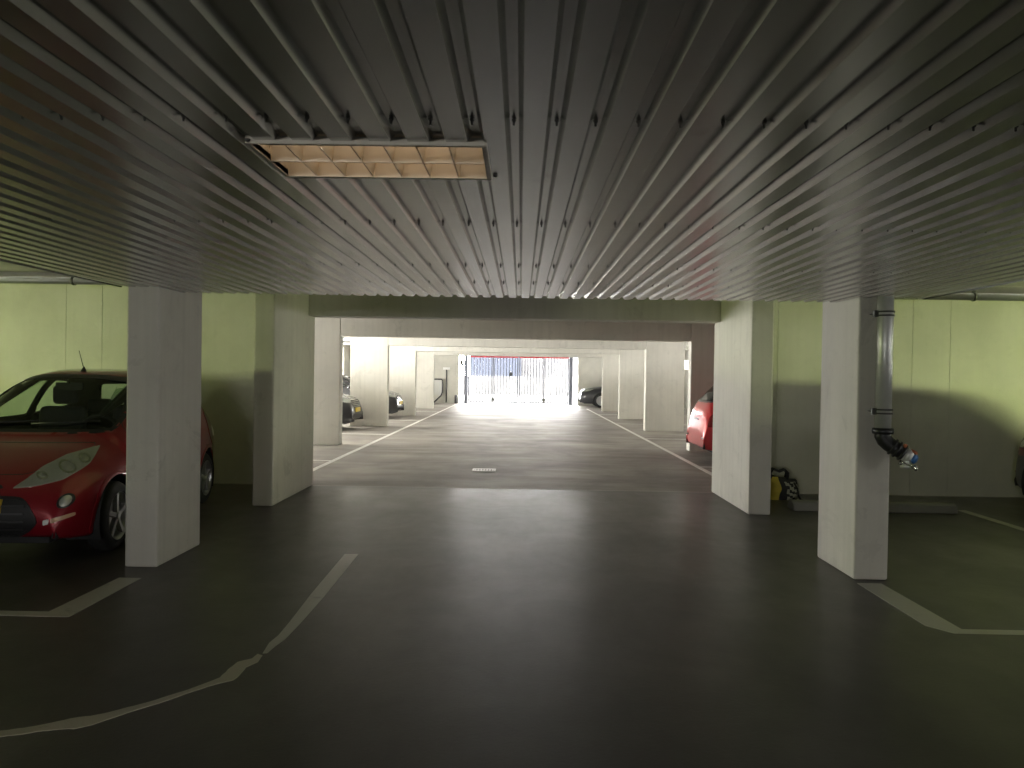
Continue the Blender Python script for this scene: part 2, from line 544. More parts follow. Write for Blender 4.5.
poly_mark([rect(-3.18, -3.09, 10.4, 37.2)], M_line_b, 'long white edge line along the left bays of the rear aisle')
poly_mark([rect(2.94, 3.03, 10.4, 34.5)], M_line_b, 'long white edge line along the right bays of the rear aisle')
for i, y in enumerate((12.85, 18.5, 24.1, 29.7, 35.2)):
    w = ['first', 'second', 'third', 'fourth', 'fifth'][i]
    poly_mark([rect(-8.0, -3.18, y, y+.09)], M_line_b, '%s white divider line of the left rear bays' % w)
    poly_mark([rect(3.03, 7.6, y, y+.09)], M_line_b, '%s white divider line of the right rear bays' % w)

# drain grate set in the aisle floor
def drain():
    cx, cy, w, d = -.55, 11.95, .36, .26
    r = empty('floor_drain', (cx, cy, 0), 'small pale slotted drain grate in the middle of the rear aisle floor', 'drain')
    bm = bmesh.new()
    box(bm, -w/2, w/2, -d/2, -d/2+.022, 0, .012)
    box(bm, -w/2, w/2, d/2-.022, d/2, 0, .012)
    box(bm, -w/2, -w/2+.025, -d/2+.022, d/2-.022, 0, .012)
    box(bm, w/2-.025, w/2, -d/2+.022, d/2-.022, 0, .012)
    obj('frame', bm, M_drain, r)
    for k in range(7):
        x = -w/2 + w*(k+1)/8
        boxo('bar', (x-.011, x+.011, -d/2+.022, d/2-.022, .001, .011), M_drain, r)
    boxo('pit', (-w/2+.025, w/2-.025, -d/2+.022, d/2-.022, -.004, .001), M_pit, r)
drain()

# concrete wheel stop
def wheel_stop(x0, x1, y, label, group):
    bm = bmesh.new()
    pr = [(0,0),(.03,.085),(.06,.105),(.18,.105),(.21,.085),(.24,0)]
    a = [bm.verts.new((x0, y+p, q)) for p, q in pr]
    b = [bm.verts.new((x1, y+p, q)) for p, q in pr]
    for i in range(len(pr)-1): bm.faces.new((a[i], a[i+1], b[i+1], b[i]))
    bm.faces.new(a); bm.faces.new(b); bm.faces.new((a[0], b[0], b[-1], a[-1]))
    return tag(obj('wheel_stop', bm, M_stop, bevel=.015), label, 'wheel stop', group)
wheel_stop(3.12, 4.98, 8.74, 'low concrete wheel stop behind the pillar with the standpipe', 'concrete wheel stops')

# ------------------------------------------------------------------ louvred lamp in the steel ceiling
def lamp():
    x0, x1, y0, y1 = -.742, -.100, 2.035, 2.390
    zb, zt = ZC-.010, ZC+.012
    r = empty('louvre_lamp', ((x0+x1)/2, (y0+y1)/2, ZC), 'rectangular louvred lamp with two rows of beige cells set in the corrugated steel ceiling', 'ceiling lamp')
    def L(b): return (b[0]-r.location.x, b[1]-r.location.x, b[2]-r.location.y, b[3]-r.location.y, b[4]-ZC, b[5]-ZC)
    bm = bmesh.new()
    w = .014
    for b in ((x0,x1,y0,y0+w,zb,zt), (x0,x1,y1-w,y1,zb,zt), (x0,x0+w,y0+w,y1-w,zb,zt), (x1-w,x1,y0+w,y1-w,zb,zt)): box(bm, *L(b))
    obj('frame', bm, M_lampframe, r, bevel=.003)
    # reflector trough above the louvre: sits below the slab, above the sheet
    bm = bmesh.new()
    xa, xb, ya, yb = x0+w, x1-w, y0+w, y1-w
    box(bm, *L((xa, xb, ya, yb, zb+.055, zb+.06)))
    for b in ((xa-.004,xa,ya,yb,zb+.001,zb+.06), (xb,xb+.004,ya,yb,zb+.001,zb+.06), (xa,xb,ya-.004,ya,zb+.001,zb+.06), (xa,xb,yb-.003,yb+.001,zb+.001,zb+.06)): box(bm, *L(b))
    obj('reflector', bm, M_louvre, r)
    for k in range(1, 7):
        x = xa + (xb-xa)*k/7
        bm = bmesh.new()
        pr = [(x-.002, zb+.003), (x+.002, zb+.003), (x+.007, zb+.052), (x-.007, zb+.052)]
        a = [bm.verts.new((p-r.location.x, ya-r.location.y, z-ZC)) for p, z in pr]
        b = [bm.verts.new((p-r.location.x, yb-r.location.y, z-ZC)) for p, z in pr]
        for i in range(4): bm.faces.new((a[i], a[(i+1) % 4], b[(i+1) % 4], b[i]))
        bm.faces.new(a); bm.faces.new(b)
        obj('cross_blade', bm, M_louvre, r)
    ym = (ya+yb)/2
    bm = bmesh.new()
    pr = [(ym-.003, zb+.002), (ym+.003, zb+.002), (ym+.009, zb+.053), (ym-.009, zb+.053)]
    a = [bm.verts.new((xa-r.location.x, p-r.location.y, z-ZC)) for p, z in pr]
    b = [bm.verts.new((xb-r.location.x, p-r.location.y, z-ZC)) for p, z in pr]
    for i in range(4): bm.faces.new((a[i], a[(i+1) % 4], b[(i+1) % 4], b[i]))
    bm.faces.new(a); bm.faces.new(b)
    obj('centre_blade', bm, M_louvre, r)
    for y in (ym-.08, ym+.08):
        bm = bmesh.new()
        tube(bm, [(xa+.02-r.location.x, y-r.location.y, zb+.046-ZC), (xb-.02-r.location.x, y-r.location.y, zb+.046-ZC)], .008, 12)
        obj('tube', bm, M_tubeglass, r)
    for x, y in ((x0+.01, y0-.006), (x1+.012, y1-.03), (x0+.005, y1+.004)):
        bm = bmesh.new()
        lathe(bm, [(0, 0), (.008, 0), (.006, .006), (0, .008)], (x-r.location.x, y-r.location.y, .0), (0,0,-1), 10)
        obj('screw', bm, M_galv_dark, r)
lamp()

# ------------------------------------------------------------------ pipes
def bay_pipe(x0, x1, y, z, hangers, label):
    r = empty('ceiling_pipe', ((x0+x1)/2, y, z), label, 'pipe', 'galvanised pipes under the slab')
    ox = r.location.x
    bm = bmesh.new()
    tube(bm, [(x0-ox,0,0), (x1-ox,0,0)], .045, 24)
    obj('pipe', bm, M_galv, r)
    for h in hangers:
        bm = bmesh.new()
        lathe(bm, [(.046,-.014),(.056,-.014),(.056,.014),(.046,.014)], (h-ox,0,0), (1,0,0), 24)
        tube(bm, [(h-ox,0,.05), (h-ox,0,ZS-z)], .006, 8)
        box(bm, h-ox-.018, h-ox+.018, -.012, .012, .05, .075)
        obj('hanger', bm, M_galv_dark, r)
    for h in [x0 + (x1-x0)*.62]:
        bm = bmesh.new()
        lathe(bm, [(.046,-.05),(.053,-.05),(.053,.05),(.046,.05)], (h-ox,0,0), (1,0,0), 24)
        obj('coupling', bm, M_galv, r)
bay_pipe(-XF, -4.25, 9.5, 2.575, [-7.6, -5.57], 'horizontal galvanised pipe under the slab above the red car')
bay_pipe(4.1, XF, 9.5, 2.54, [5.53, 7.6], 'horizontal galvanised pipe under the slab right of the standpipe')

def standpipe():
    x, y, r0 = 2.678, 5.705, .056
    r = empty('standpipe', (x, y, 0), 'vertical galvanised pipe on the pillar front ending in a black elbow and valve', 'pipe')
    bm = bmesh.new()
    tube(bm, [(0,0,1.13), (0,0,2.42)], r0, 32)
    obj('pipe', bm, M_galv, r)
    for z in (1.99, 1.27):
        bm = bmesh.new()
        for dz in (-.014, .014):
            lathe(bm, [(r0,-.006),(r0+.010,-.006),(r0+.010,.006),(r0,.006)], (0,0,z+dz), (0,0,1), 32)
        box(bm, -r0-.03, -r0+.004, -.012, .012, z-.024, z+.024)
        tube(bm, [(-r0-.022,-.02,z), (-r0-.022,.075,z)], .005, 8)
        obj('clamp', bm, M_galv_dark, r)
    bm = bmesh.new()
    lathe(bm, [(r0-.006,-.03),(r0+.016,-.03),(r0+.02,-.01),(r0+.016,.012),(r0,.014)], (0,0,1.135), (0,0,1), 32)
    obj('collar', bm, M_black, r)
    bm = bmesh.new()
    A = Vector((0,0,1.12)); d2 = Vector((.80,-.30,-.52)).normalized()
    B = A + Vector((.02,-.01,-.07))
    pts = [A, A+Vector((.0,0,-.03)), A+Vector((.012,-.005,-.062)), A+Vector((.04,-.016,-.092)), A+Vector((.04,-.016,-.092))+d2*.05, A+Vector((.04,-.016,-.092))+d2*.12]
    tube(bm, pts, [.058,.058,.057,.055,.054,.054], 28)
    E0 = pts[-1]
    for s in (.0, .035, .075):
        c = pts[3] + d2*(s+.03)
        lathe(bm, [(.05,-.008),(.065,-.007),(.065,.007),(.05,.008)], c, d2, 28)
    obj('elbow', bm, M_black, r)
    bm = bmesh.new()                                 # valve body: bulb with a hexagonal neck
    lathe(bm, [(.030,-.01),(.05,0),(.056,.02),(.05,.045),(.036,.06),(.026,.072),(.0,.072)], E0, d2, 28)
    lathe(bm, [(.0,-.005),(.032,0),(.036,.03),(.030,.05),(.036,.055),(.036,.075),(.026,.08),(0,.08)], E0+d2*.02+Vector((-.005,0,-.02)), (-.12,-.1,-1), 6)
    v = obj('valve', bm, M_galv, r)
    bm = bmesh.new()
    lathe(bm, [(0,0),(.020,0),(.034,.004),(.036,.016),(.030,.022),(.014,.026),(0,.028)], E0+d2*.062+Vector((0,-.012,.0)), d2+Vector((0,-.8,.1)), 10)
    obj('valve_wheel', bm, M_blue, v)
    bm = bmesh.new()
    lathe(bm, [(0,0),(.03,0),(.034,.01),(.03,.022),(0,.026)], E0+d2*.06+Vector((.0,0,.038)), (.5,-.2,1), 18)
    lathe(bm, [(0,0),(.012,0),(.014,.02),(0,.024)], E0+d2*.0+Vector((-.01,-.03,.05)), (-.2,-.6,1), 12)
    obj('cap', bm, M_orange, v)
    bm = bmesh.new()
    lathe(bm, [(0,0),(.014,0),(.016,.012),(.010,.02),(.014,.03),(0,.034)], E0+Vector((-.035,-.03,-.055)), (-.5,-.5,-.4), 14)
    lathe(bm, [(0,0),(.016,0),(.018,.014),(.012,.022),(.015,.034),(0,.036)], E0+d2*.03+Vector((.03,-.03,-.07)), (.2,-.4,-.8), 14)
    tube(bm, [E0+Vector((-.03,-.04,-.06)), E0+Vector((.0,-.06,-.075)), E0+Vector((.03,-.055,-.085))], .005, 8)
    obj('outlet', bm, M_chrome, v)
standpipe()

# ------------------------------------------------------------------ bag
def bag():
    r = empty('shopping_bag', (3.27, 9.62, 0), 'slumped yellow, grey and black bag on the floor beside the right pillar', 'bag', rotz=.0)
    bm = bmesh.new()
    nz, na = 16, 40
    rings = []
    for i in range(nz+1):
        t = i/nz
        z = .30*t
        ring = []
        for k in range(na):
            a = 2*PI*k/na
            n = 3.2
            ca, sa = math.cos(a), math.sin(a)
            q = (abs(ca)**n + abs(sa)**n)**(-1/n)
            wx = .20*(1-.10*t) * q
            wy = .11*(1-.55*t*t) * q
            p = Vector((wx*ca + .02*math.sin(3*t), wy*sa, z*(1 - .30*max(0, ca)*t) + .03*t*math.sin(2.2*a+1)))
            w = noise.noise_vector(p*9 + Vector((3,1,7)))*.028*min(1, 3*t)
            ring.append(bm.verts.new(p + w))
        rings.append(ring)
    for i in range(nz):
        for k in range(na):
            f = bm.faces.new((rings[i][k], rings[i][(k+1) % na], rings[i+1][(k+1) % na], rings[i+1][k]))
            a = (2*PI*(k+.5)/na) % (2*PI)
            x = math.cos(a); t = (i+.5)/nz
            mi = 1
            if x < -.25: mi = 0
            elif -.25 <= x < -.02 + .22*(1-t): mi = 2
            else:
                s = (x + .65*(1-t))*5.2
                mi = 1 if (s % 1.0) < .58 else 2
                if t > .80: mi = 2
            f.material_index = mi
    bm.faces.new(rings[0][::-1]).material_index = 2
    bm.faces.new(rings[-1]).material_index = 2
    obj('body', bm, [M_yellow, M_bagstripe, M_bagdark], r, smooth=True, angle=60)
    for yy in (-.045, .045):
        bm = bmesh.new()
        tube(bm, [(-.15,yy,.26), (-.15,yy*.9,.33), (-.11,yy*.6,.375), (-.03,yy*.5,.345), (.03,yy*.5,.37), (.07,yy*.8,.33), (.06,yy,.25)], .016, 10)
        obj('handle', bm, M_bagdark, r)
    bm = bmesh.new()
    tube(bm, [(.12,-.10,.22), (.15,-.14,.15), (.16,-.15,.07), (.19,-.16,.012), (.22,-.12,.008)], .012, 8)
    obj('strap', bm, M_bagdark, r)
bag()

# ------------------------------------------------------------------ gate and what stands in the gateway
YG = 38.75
def gate_leaf(x0, x1, label, box_x):
    r = empty('folding_gate', ((x0+x1)/2, YG, 0), label, 'gate', 'leaves of the barred gate')
    ox = r.location.x
    zb, zt = .10, 2.33
    def P(nm, b, m): return boxo(nm, (b[0]-ox, b[1]-ox, b[2]-YG, b[3]-YG, b[4], b[5]), m, r)
    P('top_rail', (x0, x1, YG-.03, YG+.03, zt, zt+.07), M_redrail)
    P('bottom_rail', (x0, x1, YG-.025, YG+.025, zb-.04, zb+.02), M_gate)
    xm = (x0+x1)/2
    for x in (x0+.03, xm, x1-.03): P('stile', (x-.03, x+.03, YG-.03, YG+.03, zb+.02, zt), M_gate)
    n = 16
    for k in range(1, n+1):
        x = x0 + (x1-x0)*k/(n+1)
        if abs(x-xm) < .05: continue
        P('bar', (x-.019, x+.019, YG-.019, YG+.019, zb+.02, zt), M_gate)
    bm = bmesh.new()
    box(bm, xm-.06-ox, xm+.06-ox, -.06, -.03, .16, .30)
    tube(bm, [(xm-ox,-.045,.03), (xm-ox,-.045,.34)], .015, 10)
    obj('drop_bolt', bm, M_galv_dark, r)
    if box_x is not None:
        P('lock_box', (box_x-.07, box_x+.07, YG-.07, YG-.031, 1.42, 1.60), M_galv_dark)
gate_leaf(-2.66, -.14, 'left leaf of the barred gate with a red top rail at the aisle end', -.52)
gate_leaf(-.10, 2.40, 'right leaf of the barred gate with a red top rail at the aisle end', None)
def gate_post(x, label):
    bm = bmesh.new()
    box(bm, x-.085, x+.085, YG-.10, YG+.07, 0, 2.47)
    box(bm, x-.14, x+.14, YG-.15, YG+.12, 0, .03)
    o = obj('gate_post', bm, M_gate)
    tag(o, label, 'post', 'posts of the barred gate')
gate_post(-2.765, 'dark steel post at the left side of the barred gate')
gate_post(2.505, 'dark steel post at the right side of the barred gate')

def end_wall_things():
    # conduit with a white box on top
    r = empty('conduit', (-3.72, YE-.04, 0), 'thin grey conduit with a white junction box on the end wall', 'conduit')
    bm = bmesh.new(); tube(bm, [(0,0,.05), (0,0,1.70)], .026, 12); obj('pipe', bm, M_greycar, r)
    boxo('junction_box', (-.17, .17, -.06, .035, 1.68, 1.80), M_white, r)
    # bent tube rack
    r = empty('hose_rack', (-4.05, YE-.25, 0), 'bent grey tube rack leaning at the end wall beside the conduit', 'rack')
    bm = bmesh.new()
    tube(bm, [(-.30,.12,.35), (-.30,.12,1.14), (-.27,.12,1.20), (.10,.12,1.20), (.14,.12,1.16), (.14,.12,.55), (.08,.05,.38), (-.22,-.1,.08), (-.25,-.1,.02)], .034, 12)
    obj('tube', bm, M_greycar, r)
    bm = bmesh.new()
    tube(bm, [(-.29,-.1,.0), (-.31,-.08,.28)], .045, 12)
    obj('foot', bm, M_greycar, r)
    boxo('panel', (-.29, .13, .13, .16, .40, 1.16), plain('grey rack panel', (.50,.50,.47), .6), r)
    # camera by the gateway
    r = empty('mounted_camera', (-2.98, YE-.02, 2.1), 'small black camera on the wall beside the left gate post', 'camera')
    bm = bmesh.new()
    box(bm, -.05, .05, -.02, .02, -.08, .10)
    tube(bm, [(0,-.02,.02), (0,-.12,.02)], .02, 10)
    obj('bracket', bm, M_black, r)
    bm = bmesh.new()
    tube(bm, [(-.02,-.10,-.07), (.10,-.30,-.16)], [.075,.06], 16)
    obj('body', bm, M_black, r)
    # guard stump at the jamb
    bm = bmesh.new()
    lathe(bm, [(0,0),(.07,0),(.07,.38),(.055,.42),(0,.43)], (-3.22, YE-.12, 0), (0,0,1), 18)
    tag(obj('bollard', bm, M_greycar), 'short grey guard post at the left jamb of the gateway', 'bollard')
end_wall_things()

# outdoors
tag(boxo('ceiling_added_canopy', (-9, 9, YE+.31, YE+2.6, 2.62, 2.8), M_slab), 'unseen canopy slab added outside above the gateway to cut sky light', 'canopy', kind='structure')  # added overhang, out of view, keeps sky light off the floor by the gate
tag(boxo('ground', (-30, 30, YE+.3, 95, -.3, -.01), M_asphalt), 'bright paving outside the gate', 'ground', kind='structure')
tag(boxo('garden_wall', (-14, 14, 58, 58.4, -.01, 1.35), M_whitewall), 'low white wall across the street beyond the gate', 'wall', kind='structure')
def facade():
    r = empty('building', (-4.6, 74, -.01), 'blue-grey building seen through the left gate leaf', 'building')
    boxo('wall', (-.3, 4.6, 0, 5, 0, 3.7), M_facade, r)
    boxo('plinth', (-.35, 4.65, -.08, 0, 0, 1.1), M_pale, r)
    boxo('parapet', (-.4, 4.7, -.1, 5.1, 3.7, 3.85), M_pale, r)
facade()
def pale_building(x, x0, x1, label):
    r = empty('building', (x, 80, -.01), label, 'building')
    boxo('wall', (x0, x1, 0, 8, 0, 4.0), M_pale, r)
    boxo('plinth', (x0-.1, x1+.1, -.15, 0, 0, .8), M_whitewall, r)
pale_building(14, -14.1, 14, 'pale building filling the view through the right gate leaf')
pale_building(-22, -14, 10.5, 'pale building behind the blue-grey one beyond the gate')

# ------------------------------------------------------------------ cars
def catmull(pts, n):
    pts = [np.array(p, float) for p in pts]
    P = [2*pts[0]-pts[1]] + pts + [2*pts[-1]-pts[-2]]
    out = []
    for i in range(1, len(P)-2):
        p0, p1, p2, p3 = P[i-1:i+3]
        for s in np.linspace(0, 1, n, endpoint=False):
            out.append(.5*((2*p1)+(-p0+p2)*s+(2*p0-5*p1+4*p2-p3)*s*s+(-p0+3*p1-3*p2+p3)*s**3))
    out.append(pts[-1])
    return np.array(out)

def resample(poly, n, closed=False):
    poly = np.array(poly, float)
    if closed: poly = np.vstack([poly, poly[:1]])
    d = np.r_[0, np.cumsum(np.linalg.norm(np.diff(poly, axis=0), axis=1))]
    s = np.linspace(0, d[-1], n, endpoint=not closed)
    return np.stack([np.interp(s, d, poly[:, i]) for i in range(poly.shape[1])], 1)

def rounded(poly, it=3, n=72, keep=.82):
    """corner-cut a polygon; keep = share of each edge kept straight"""
    p = [np.array(q, float) for q in poly]
    a = (1-keep)/2
    for k in range(it):
        q = []
        for i in range(len(p)):
            u, v = p[i], p[(i+1) % len(p)]
            q += [u*(1-a)+v*a, u*a+v*(1-a)]
        p = q
        a = .25
    return resample(p, n, True)

def inside(P, poly):
    x, y = P[:, 0], P[:, 1]
    res = np.zeros(len(P), bool)
    n = len(poly)
    for i in range(n):
        x0, y0 = poly[i]; x1, y1 = poly[(i+1) % n]
        c = ((y0 > y) != (y1 > y))
        with np.errstate(divide='ignore', invalid='ignore'):
            xx = (x1-x0)*(y-y0)/(y1-y0)+x0
        res ^= c & (x < xx)
    return res

def nearest_on(P, poly):
    best = np.full(len(P), 1e9); Q = P.copy()
    n = len(poly)
    for i in range(n):
        a, b = poly[i], poly[(i+1) % n]
        d = b-a
        t = np.clip(((P-a)@d)/max(d@d, 1e-12), 0, 1)
        c = a + t[:, None]*d
        dd = np.linalg.norm(P-c, axis=1)
        m = dd < best
        best[m] = dd[m]; Q[m] = c[m]
    return best, Q

class View:
    """a direction to look at the body from: d points at the car, a and b span the picture"""
    def __init__(s, d, a, b=(0,0,1)):
        s.d, s.a, s.b = Vector(d).normalized(), Vector(a).normalized(), Vector(b).normalized()
V_FRONT = View((-1,0,0), (0,1,0))
V_REAR = View((1,0,0), (0,1,0))
V_LEFT = View((0,-1,0), (1,0,0))
V_RIGHT = View((0,1,0), (1,0,0))
def v_corner(deg, side, rear=False):
    c, s = math.cos(math.radians(deg)), math.sin(math.radians(deg))
    f = -1 if rear else 1
    return View((-c*f, -s*side, 0), (-s*f, c*side, 0))

HATCH = [(-1.77,.25),(-1.79,.40),(-1.80,.55),(-1.775,.72),(-1.74,.90),(-1.66,1.06),(-1.50,1.27),(-1.34,1.395),(-1.05,1.455),(-.65,1.487),(-.25,1.488),(.05,1.455),(.30,1.375),(.62,1.17),(.92,.975),(1.06,.90),(1.25,.845),(1.45,.765),(1.60,.685),(1.71,.60),(1.765,.52),(1.79,.44),(1.79,.34),(1.76,.25)]
SUV = [(-1.75,.30),(-1.79,.42),(-1.80,.60),(-1.77,.80),(-1.73,.97),(-1.64,1.10),(-1.50,1.30),(-1.40,1.40),(-1.1,1.46),(-.65,1.488),(-.25,1.485),(.0,1.44),(.25,1.35),(.50,1.20),(.72,1.06),(.84,1.0),(1.15,.965),(1.42,.915),(1.62,.84),(1.72,.755),(1.765,.64),(1.79,.50),(1.79,.38),(1.75,.27)]

def make_car(label, cat, L=3.62, W=1.66, H=1.49, profile=HATCH, body_mat=None, glass=None, group=None, wb=2.30, front_over=.70, rw=.285, kind='hatch', rim=None, plate=True):
    name = 'car'
    root = empty(name, (0,0,0), label, cat, group)
    kx, kz = L/3.62, H/1.49
    wh = W/2
    top = catmull(profile, 10)*np.array([kx, kz])
    top = resample(top, 170)
    M = 40
    def zs_of(x):
        u = max(0, (abs(x)-1.25*kx)/(.55*kx))
        return (.19 + .05*min(1, u)**2)*kz
    tip = 1.81*kx
    def W_of(x, z):
        x0 = .75*kx
        u = max(0, (abs(x)-x0)/(tip-x0))
        pl = 1 - (.24 if x > 0 else .17)*u**2.6
        zz = z/kz
        fz = np.interp(zz, [.18,.30,.45,.62,.80,.93,1.0,1.12,1.30,1.50], [.93,.965,.99,1.0,.985,.955,.925,.875,.795,.69])
        return wh*pl*fz
    rows = []
    for x, zt in top:
        zs = min(zs_of(x), zt-.002)
        nn = 5.0 if zt > .99*kz else 4.2
        t = np.linspace(0, PI/2, 140)
        h = np.cos(t)**(2/nn); g = np.sin(t)**(2/nn)
        z = zs + (zt-zs)*g
        y = np.array([W_of(x, q) for q in z])*h
        half = resample(np.stack([y, z], 1), M)
        full = [(x, p, q) for p, q in half] + [(x, -p, q) for p, q in half[-2::-1]]
        rows.append(full)
    A = np.array(rows)                     # stations x ring x 3
    ns, nr = A.shape[:2]
    Vt = A.reshape(-1, 3)
    Fc = [(i*nr+j, i*nr+j+1, (i+1)*nr+j+1, (i+1)*nr+j) for i in range(ns-1) for j in range(nr-1)]
    bvh = BVHTree.FromPolygons([tuple(v) for v in Vt], Fc)
    # vertex normals (outward)
    gx = np.gradient(A, axis=0); gr = np.gradient(A, axis=1)
    Nn = np.cross(gr, gx).reshape(-1, 3)
    ln = np.linalg.norm(Nn, axis=1); ln[ln < 1e-9] = 1
    Nn /= ln[:, None]
    cen = np.array([0, 0, .7*kz])
    if np.sum(Nn*(Vt-cen)) < 0: Nn = -Nn
    Fa = np.array(Fc)
    keep = np.ones(len(Fa), bool)
    holes = []
    def hole(view, poly, thr=.12, back=None):
        nonlocal Vt
        d, a, b = (np.array(q) for q in (view.d, view.a, view.b))
        facing = (Nn@d) < -thr
        P = np.stack([Vt@a, Vt@b], 1)
        best, Q = nearest_on(P, poly)
        m = facing & (best < .013)
        mv = Q-P
        Vt = Vt.copy()
        Vt[m] += mv[m, 0:1]*a + mv[m, 1:2]*b
        c = Vt[Fa].mean(axis=1)
        fn = Nn[Fa].mean(axis=1)
        pc = np.stack([c@a, c@b], 1)
        kill = inside(pc, poly) & ((fn@d) < -thr)
        keep[kill] = False
    def cast(view, s, t, off):
        o = view.a*float(s) + view.b*float(t) - view.d*6
        hit, nrm, i, dist = bvh.ray_cast(o, view.d)
        if hit is None:
            hit, nrm, i, dist = bvh.find_nearest(view.a*float(s) + view.b*float(t) - view.d*(tip if abs(view.d.x) > .95 and t < .45*kz else .9))
        if nrm.dot(view.d) > 0: nrm = -nrm
        return hit + nrm*off
    def patch(nm, view, poly, mat, parent, off=.004, rings=5, skirt=.006, bulge=0.0):
        bm = bmesh.new()
        poly = np.array(poly)
        c = poly.mean(axis=0)
        prev = None
        if skirt:
            prev = [bm.verts.new(cast(view, *p, -skirt)) for p in poly]
        n = len(poly)
        for k in range(rings):
            f = 1-k/rings
            q = c + (poly-c)*f
            cur = [bm.verts.new(cast(view, *p, off + bulge*(1-f*f))) for p in q]
            if prev:
                for i in range(n): bm.faces.new((prev[i], prev[(i+1) % n], cur[(i+1) % n], cur[i]))
            prev = cur
        m = bm.verts.new(cast(view, *c, off+bulge))
        for i in range(n): bm.faces.new((prev[i], prev[(i+1) % n], m))
        o = obj(nm, bm, mat, parent, smooth=True, angle=50)
        if sum(f.normal.dot(view.d)*f.area for f in o.data.polygons) > 0: o.data.flip_normals()
        return o
    def band(nm, view, p_in, p_out, mat, parent, off=.003, skirt=.004):
        bm = bmesh.new()
        n = len(p_in)
        loops = []
        for p, o_ in ((p_in, -skirt), (p_in, off), ((p_in+p_out)/2, off+.001), (p_out, off), (p_out, -skirt)):
            loops.append([bm.verts.new(cast(view, *q, o_)) for q in p])
        for u, v in zip(loops, loops[1:]):
            for i in range(n): bm.faces.new((u[i], u[(i+1) % n], v[(i+1) % n], v[i]))
        return obj(nm, bm, mat, parent, smooth=True, angle=50)
    def grow(poly, d):
        poly = np.array(poly); n = len(poly)
        nx = np.roll(poly, -1, 0)-np.roll(poly, 1, 0)
        nrm = np.stack([nx[:, 1], -nx[:, 0]], 1)
        nrm /= np.maximum(np.linalg.norm(nrm, axis=1), 1e-9)[:, None]
        area = np.sum(poly[:, 0]*np.roll(poly[:, 1], -1)-np.roll(poly[:, 0], -1)*poly[:, 1])
        return poly + nrm*d*(1 if area > 0 else -1)
    def S(p): return [(x*kx, z*kz) for x, z in p]
    def Fv(p): return [(y*W/1.66, z*kz) for y, z in p]
    mir = lambda p: [(-y, z) for y, z in p][::-1]

    # windows
    wins = []
    if profile is HATCH:
        ws = [(-.66,.955),(.66,.955),(.53,1.385),(.25,1.42),(-.25,1.42),(-.53,1.385)]
        door = [(.60,1.00),(.27,1.27),(.05,1.375),(-.42,1.395),(-.46,1.00)]
        quart = [(-.53,1.01),(-.50,1.395),(-.95,1.36),(-1.26,1.17),(-1.20,1.07)]
        rear = [(-.56,1.05),(.56,1.05),(.46,1.345),(-.46,1.345)]
    else:
        ws = [(-.66,1.03),(.66,1.03),(.53,1.385),(.25,1.41),(-.25,1.41),(-.53,1.385)]
        door = [(.56,1.03),(.25,1.26),(.0,1.36),(-.40,1.385),(-.42,1.02)]
        quart = [(-.49,1.02),(-.47,1.385),(-1.0,1.37),(-1.36,1.20),(-1.30,1.08)]
        rear = [(-.56,1.10),(.56,1.10),(.46,1.345),(-.46,1.345)]
    gl = glass or M_glass
    for nm, vw, pl in (('windscreen', V_FRONT, Fv(ws)), ('side_window', V_LEFT, S(door)), ('side_window', V_RIGHT, S(door)),
                       ('side_window', V_LEFT, S(quart)), ('side_window', V_RIGHT, S(quart)), ('rear_window', V_REAR, Fv(rear))):
        p = rounded(pl, keep=.86, n=96)
        wins.append((nm, vw, p))
        hole(vw, p, thr=.10)
    # wheel arches
    xf = tip - front_over*kx
    xr = xf - wb
    Ra = rw+.045
    arch = []
    for x in (xf, xr):
        th = np.linspace(-PI*.20, PI*1.20, 60)
        p = np.stack([x+Ra*np.cos(th), rw+.012+Ra*np.sin(th)], 1)
        arch.append((x, p))
        for vw in (V_LEFT, V_RIGHT): hole(vw, p, thr=.25)
    # body shell
    bm = bmesh.new()
    bv = [bm.verts.new(tuple(v)) for v in Vt]
    for f in Fa[keep]:
        try: bm.faces.new([bv[i] for i in f])
        except ValueError: pass
    bmesh.ops.delete(bm, geom=[v for v in bm.verts if not v.link_faces], context='VERTS')
    body = obj('body', bm, [body_mat, M_interior], root, smooth=True, angle=40)
    sd = body.modifiers.new('shell', 'SOLIDIFY')
    sd.thickness = .018; sd.offset = -1; sd.material_offset = 1; sd.material_offset_rim = 1
    for nm, vw, p in wins:
        g = patch(nm, vw, p, gl, root, off=.001, rings=6, skirt=0)
        band('window_seal', vw, grow(p, -.020), grow(p, .014), M_black, g)
    for x, p in arch:
        for vw in (V_LEFT, V_RIGHT):
            q = [(u, v) for u, v in p if v > .20*kz]
            bm = bmesh.new()
            loops = []
            c = np.array([x, rw+.012])
            for f, o_ in ((1.0, -.012), (1.0, .006), (1.05, .008), (1.10, .004), (1.10, -.004)):
                loops.append([bm.verts.new(cast(vw, *(c+(np.array(r)-c)*f), o_)) for r in q])
            for u, v in zip(loops, loops[1:]):
                for i in range(len(q)-1): bm.faces.new((u[i], u[i+1], v[i+1], v[i]))
            obj('wheel_arch', bm, body_mat, root, smooth=True, angle=60)
    # wheel wells and underbody
    bm = bmesh.new()
    for x in (xf, xr):
        for s in (-1, 1):
            th = np.linspace(-.15*PI, 1.15*PI, 30)
            a = [bm.verts.new((x+(Ra-.004)*math.cos(q), s*(wh*.94), rw+.012+(Ra-.004)*math.sin(q))) for q in th]
            b = [bm.verts.new((x+(Ra-.004)*math.cos(q), s*(wh*.62), rw+.012+(Ra-.004)*math.sin(q))) for q in th]
            for i in range(29): bm.faces.new((a[i], a[i+1], b[i+1], b[i]))
            bm.faces.new(b)
    box(bm, -1.62*kx, 1.62*kx, -wh*.60, wh*.60, .17, .24)
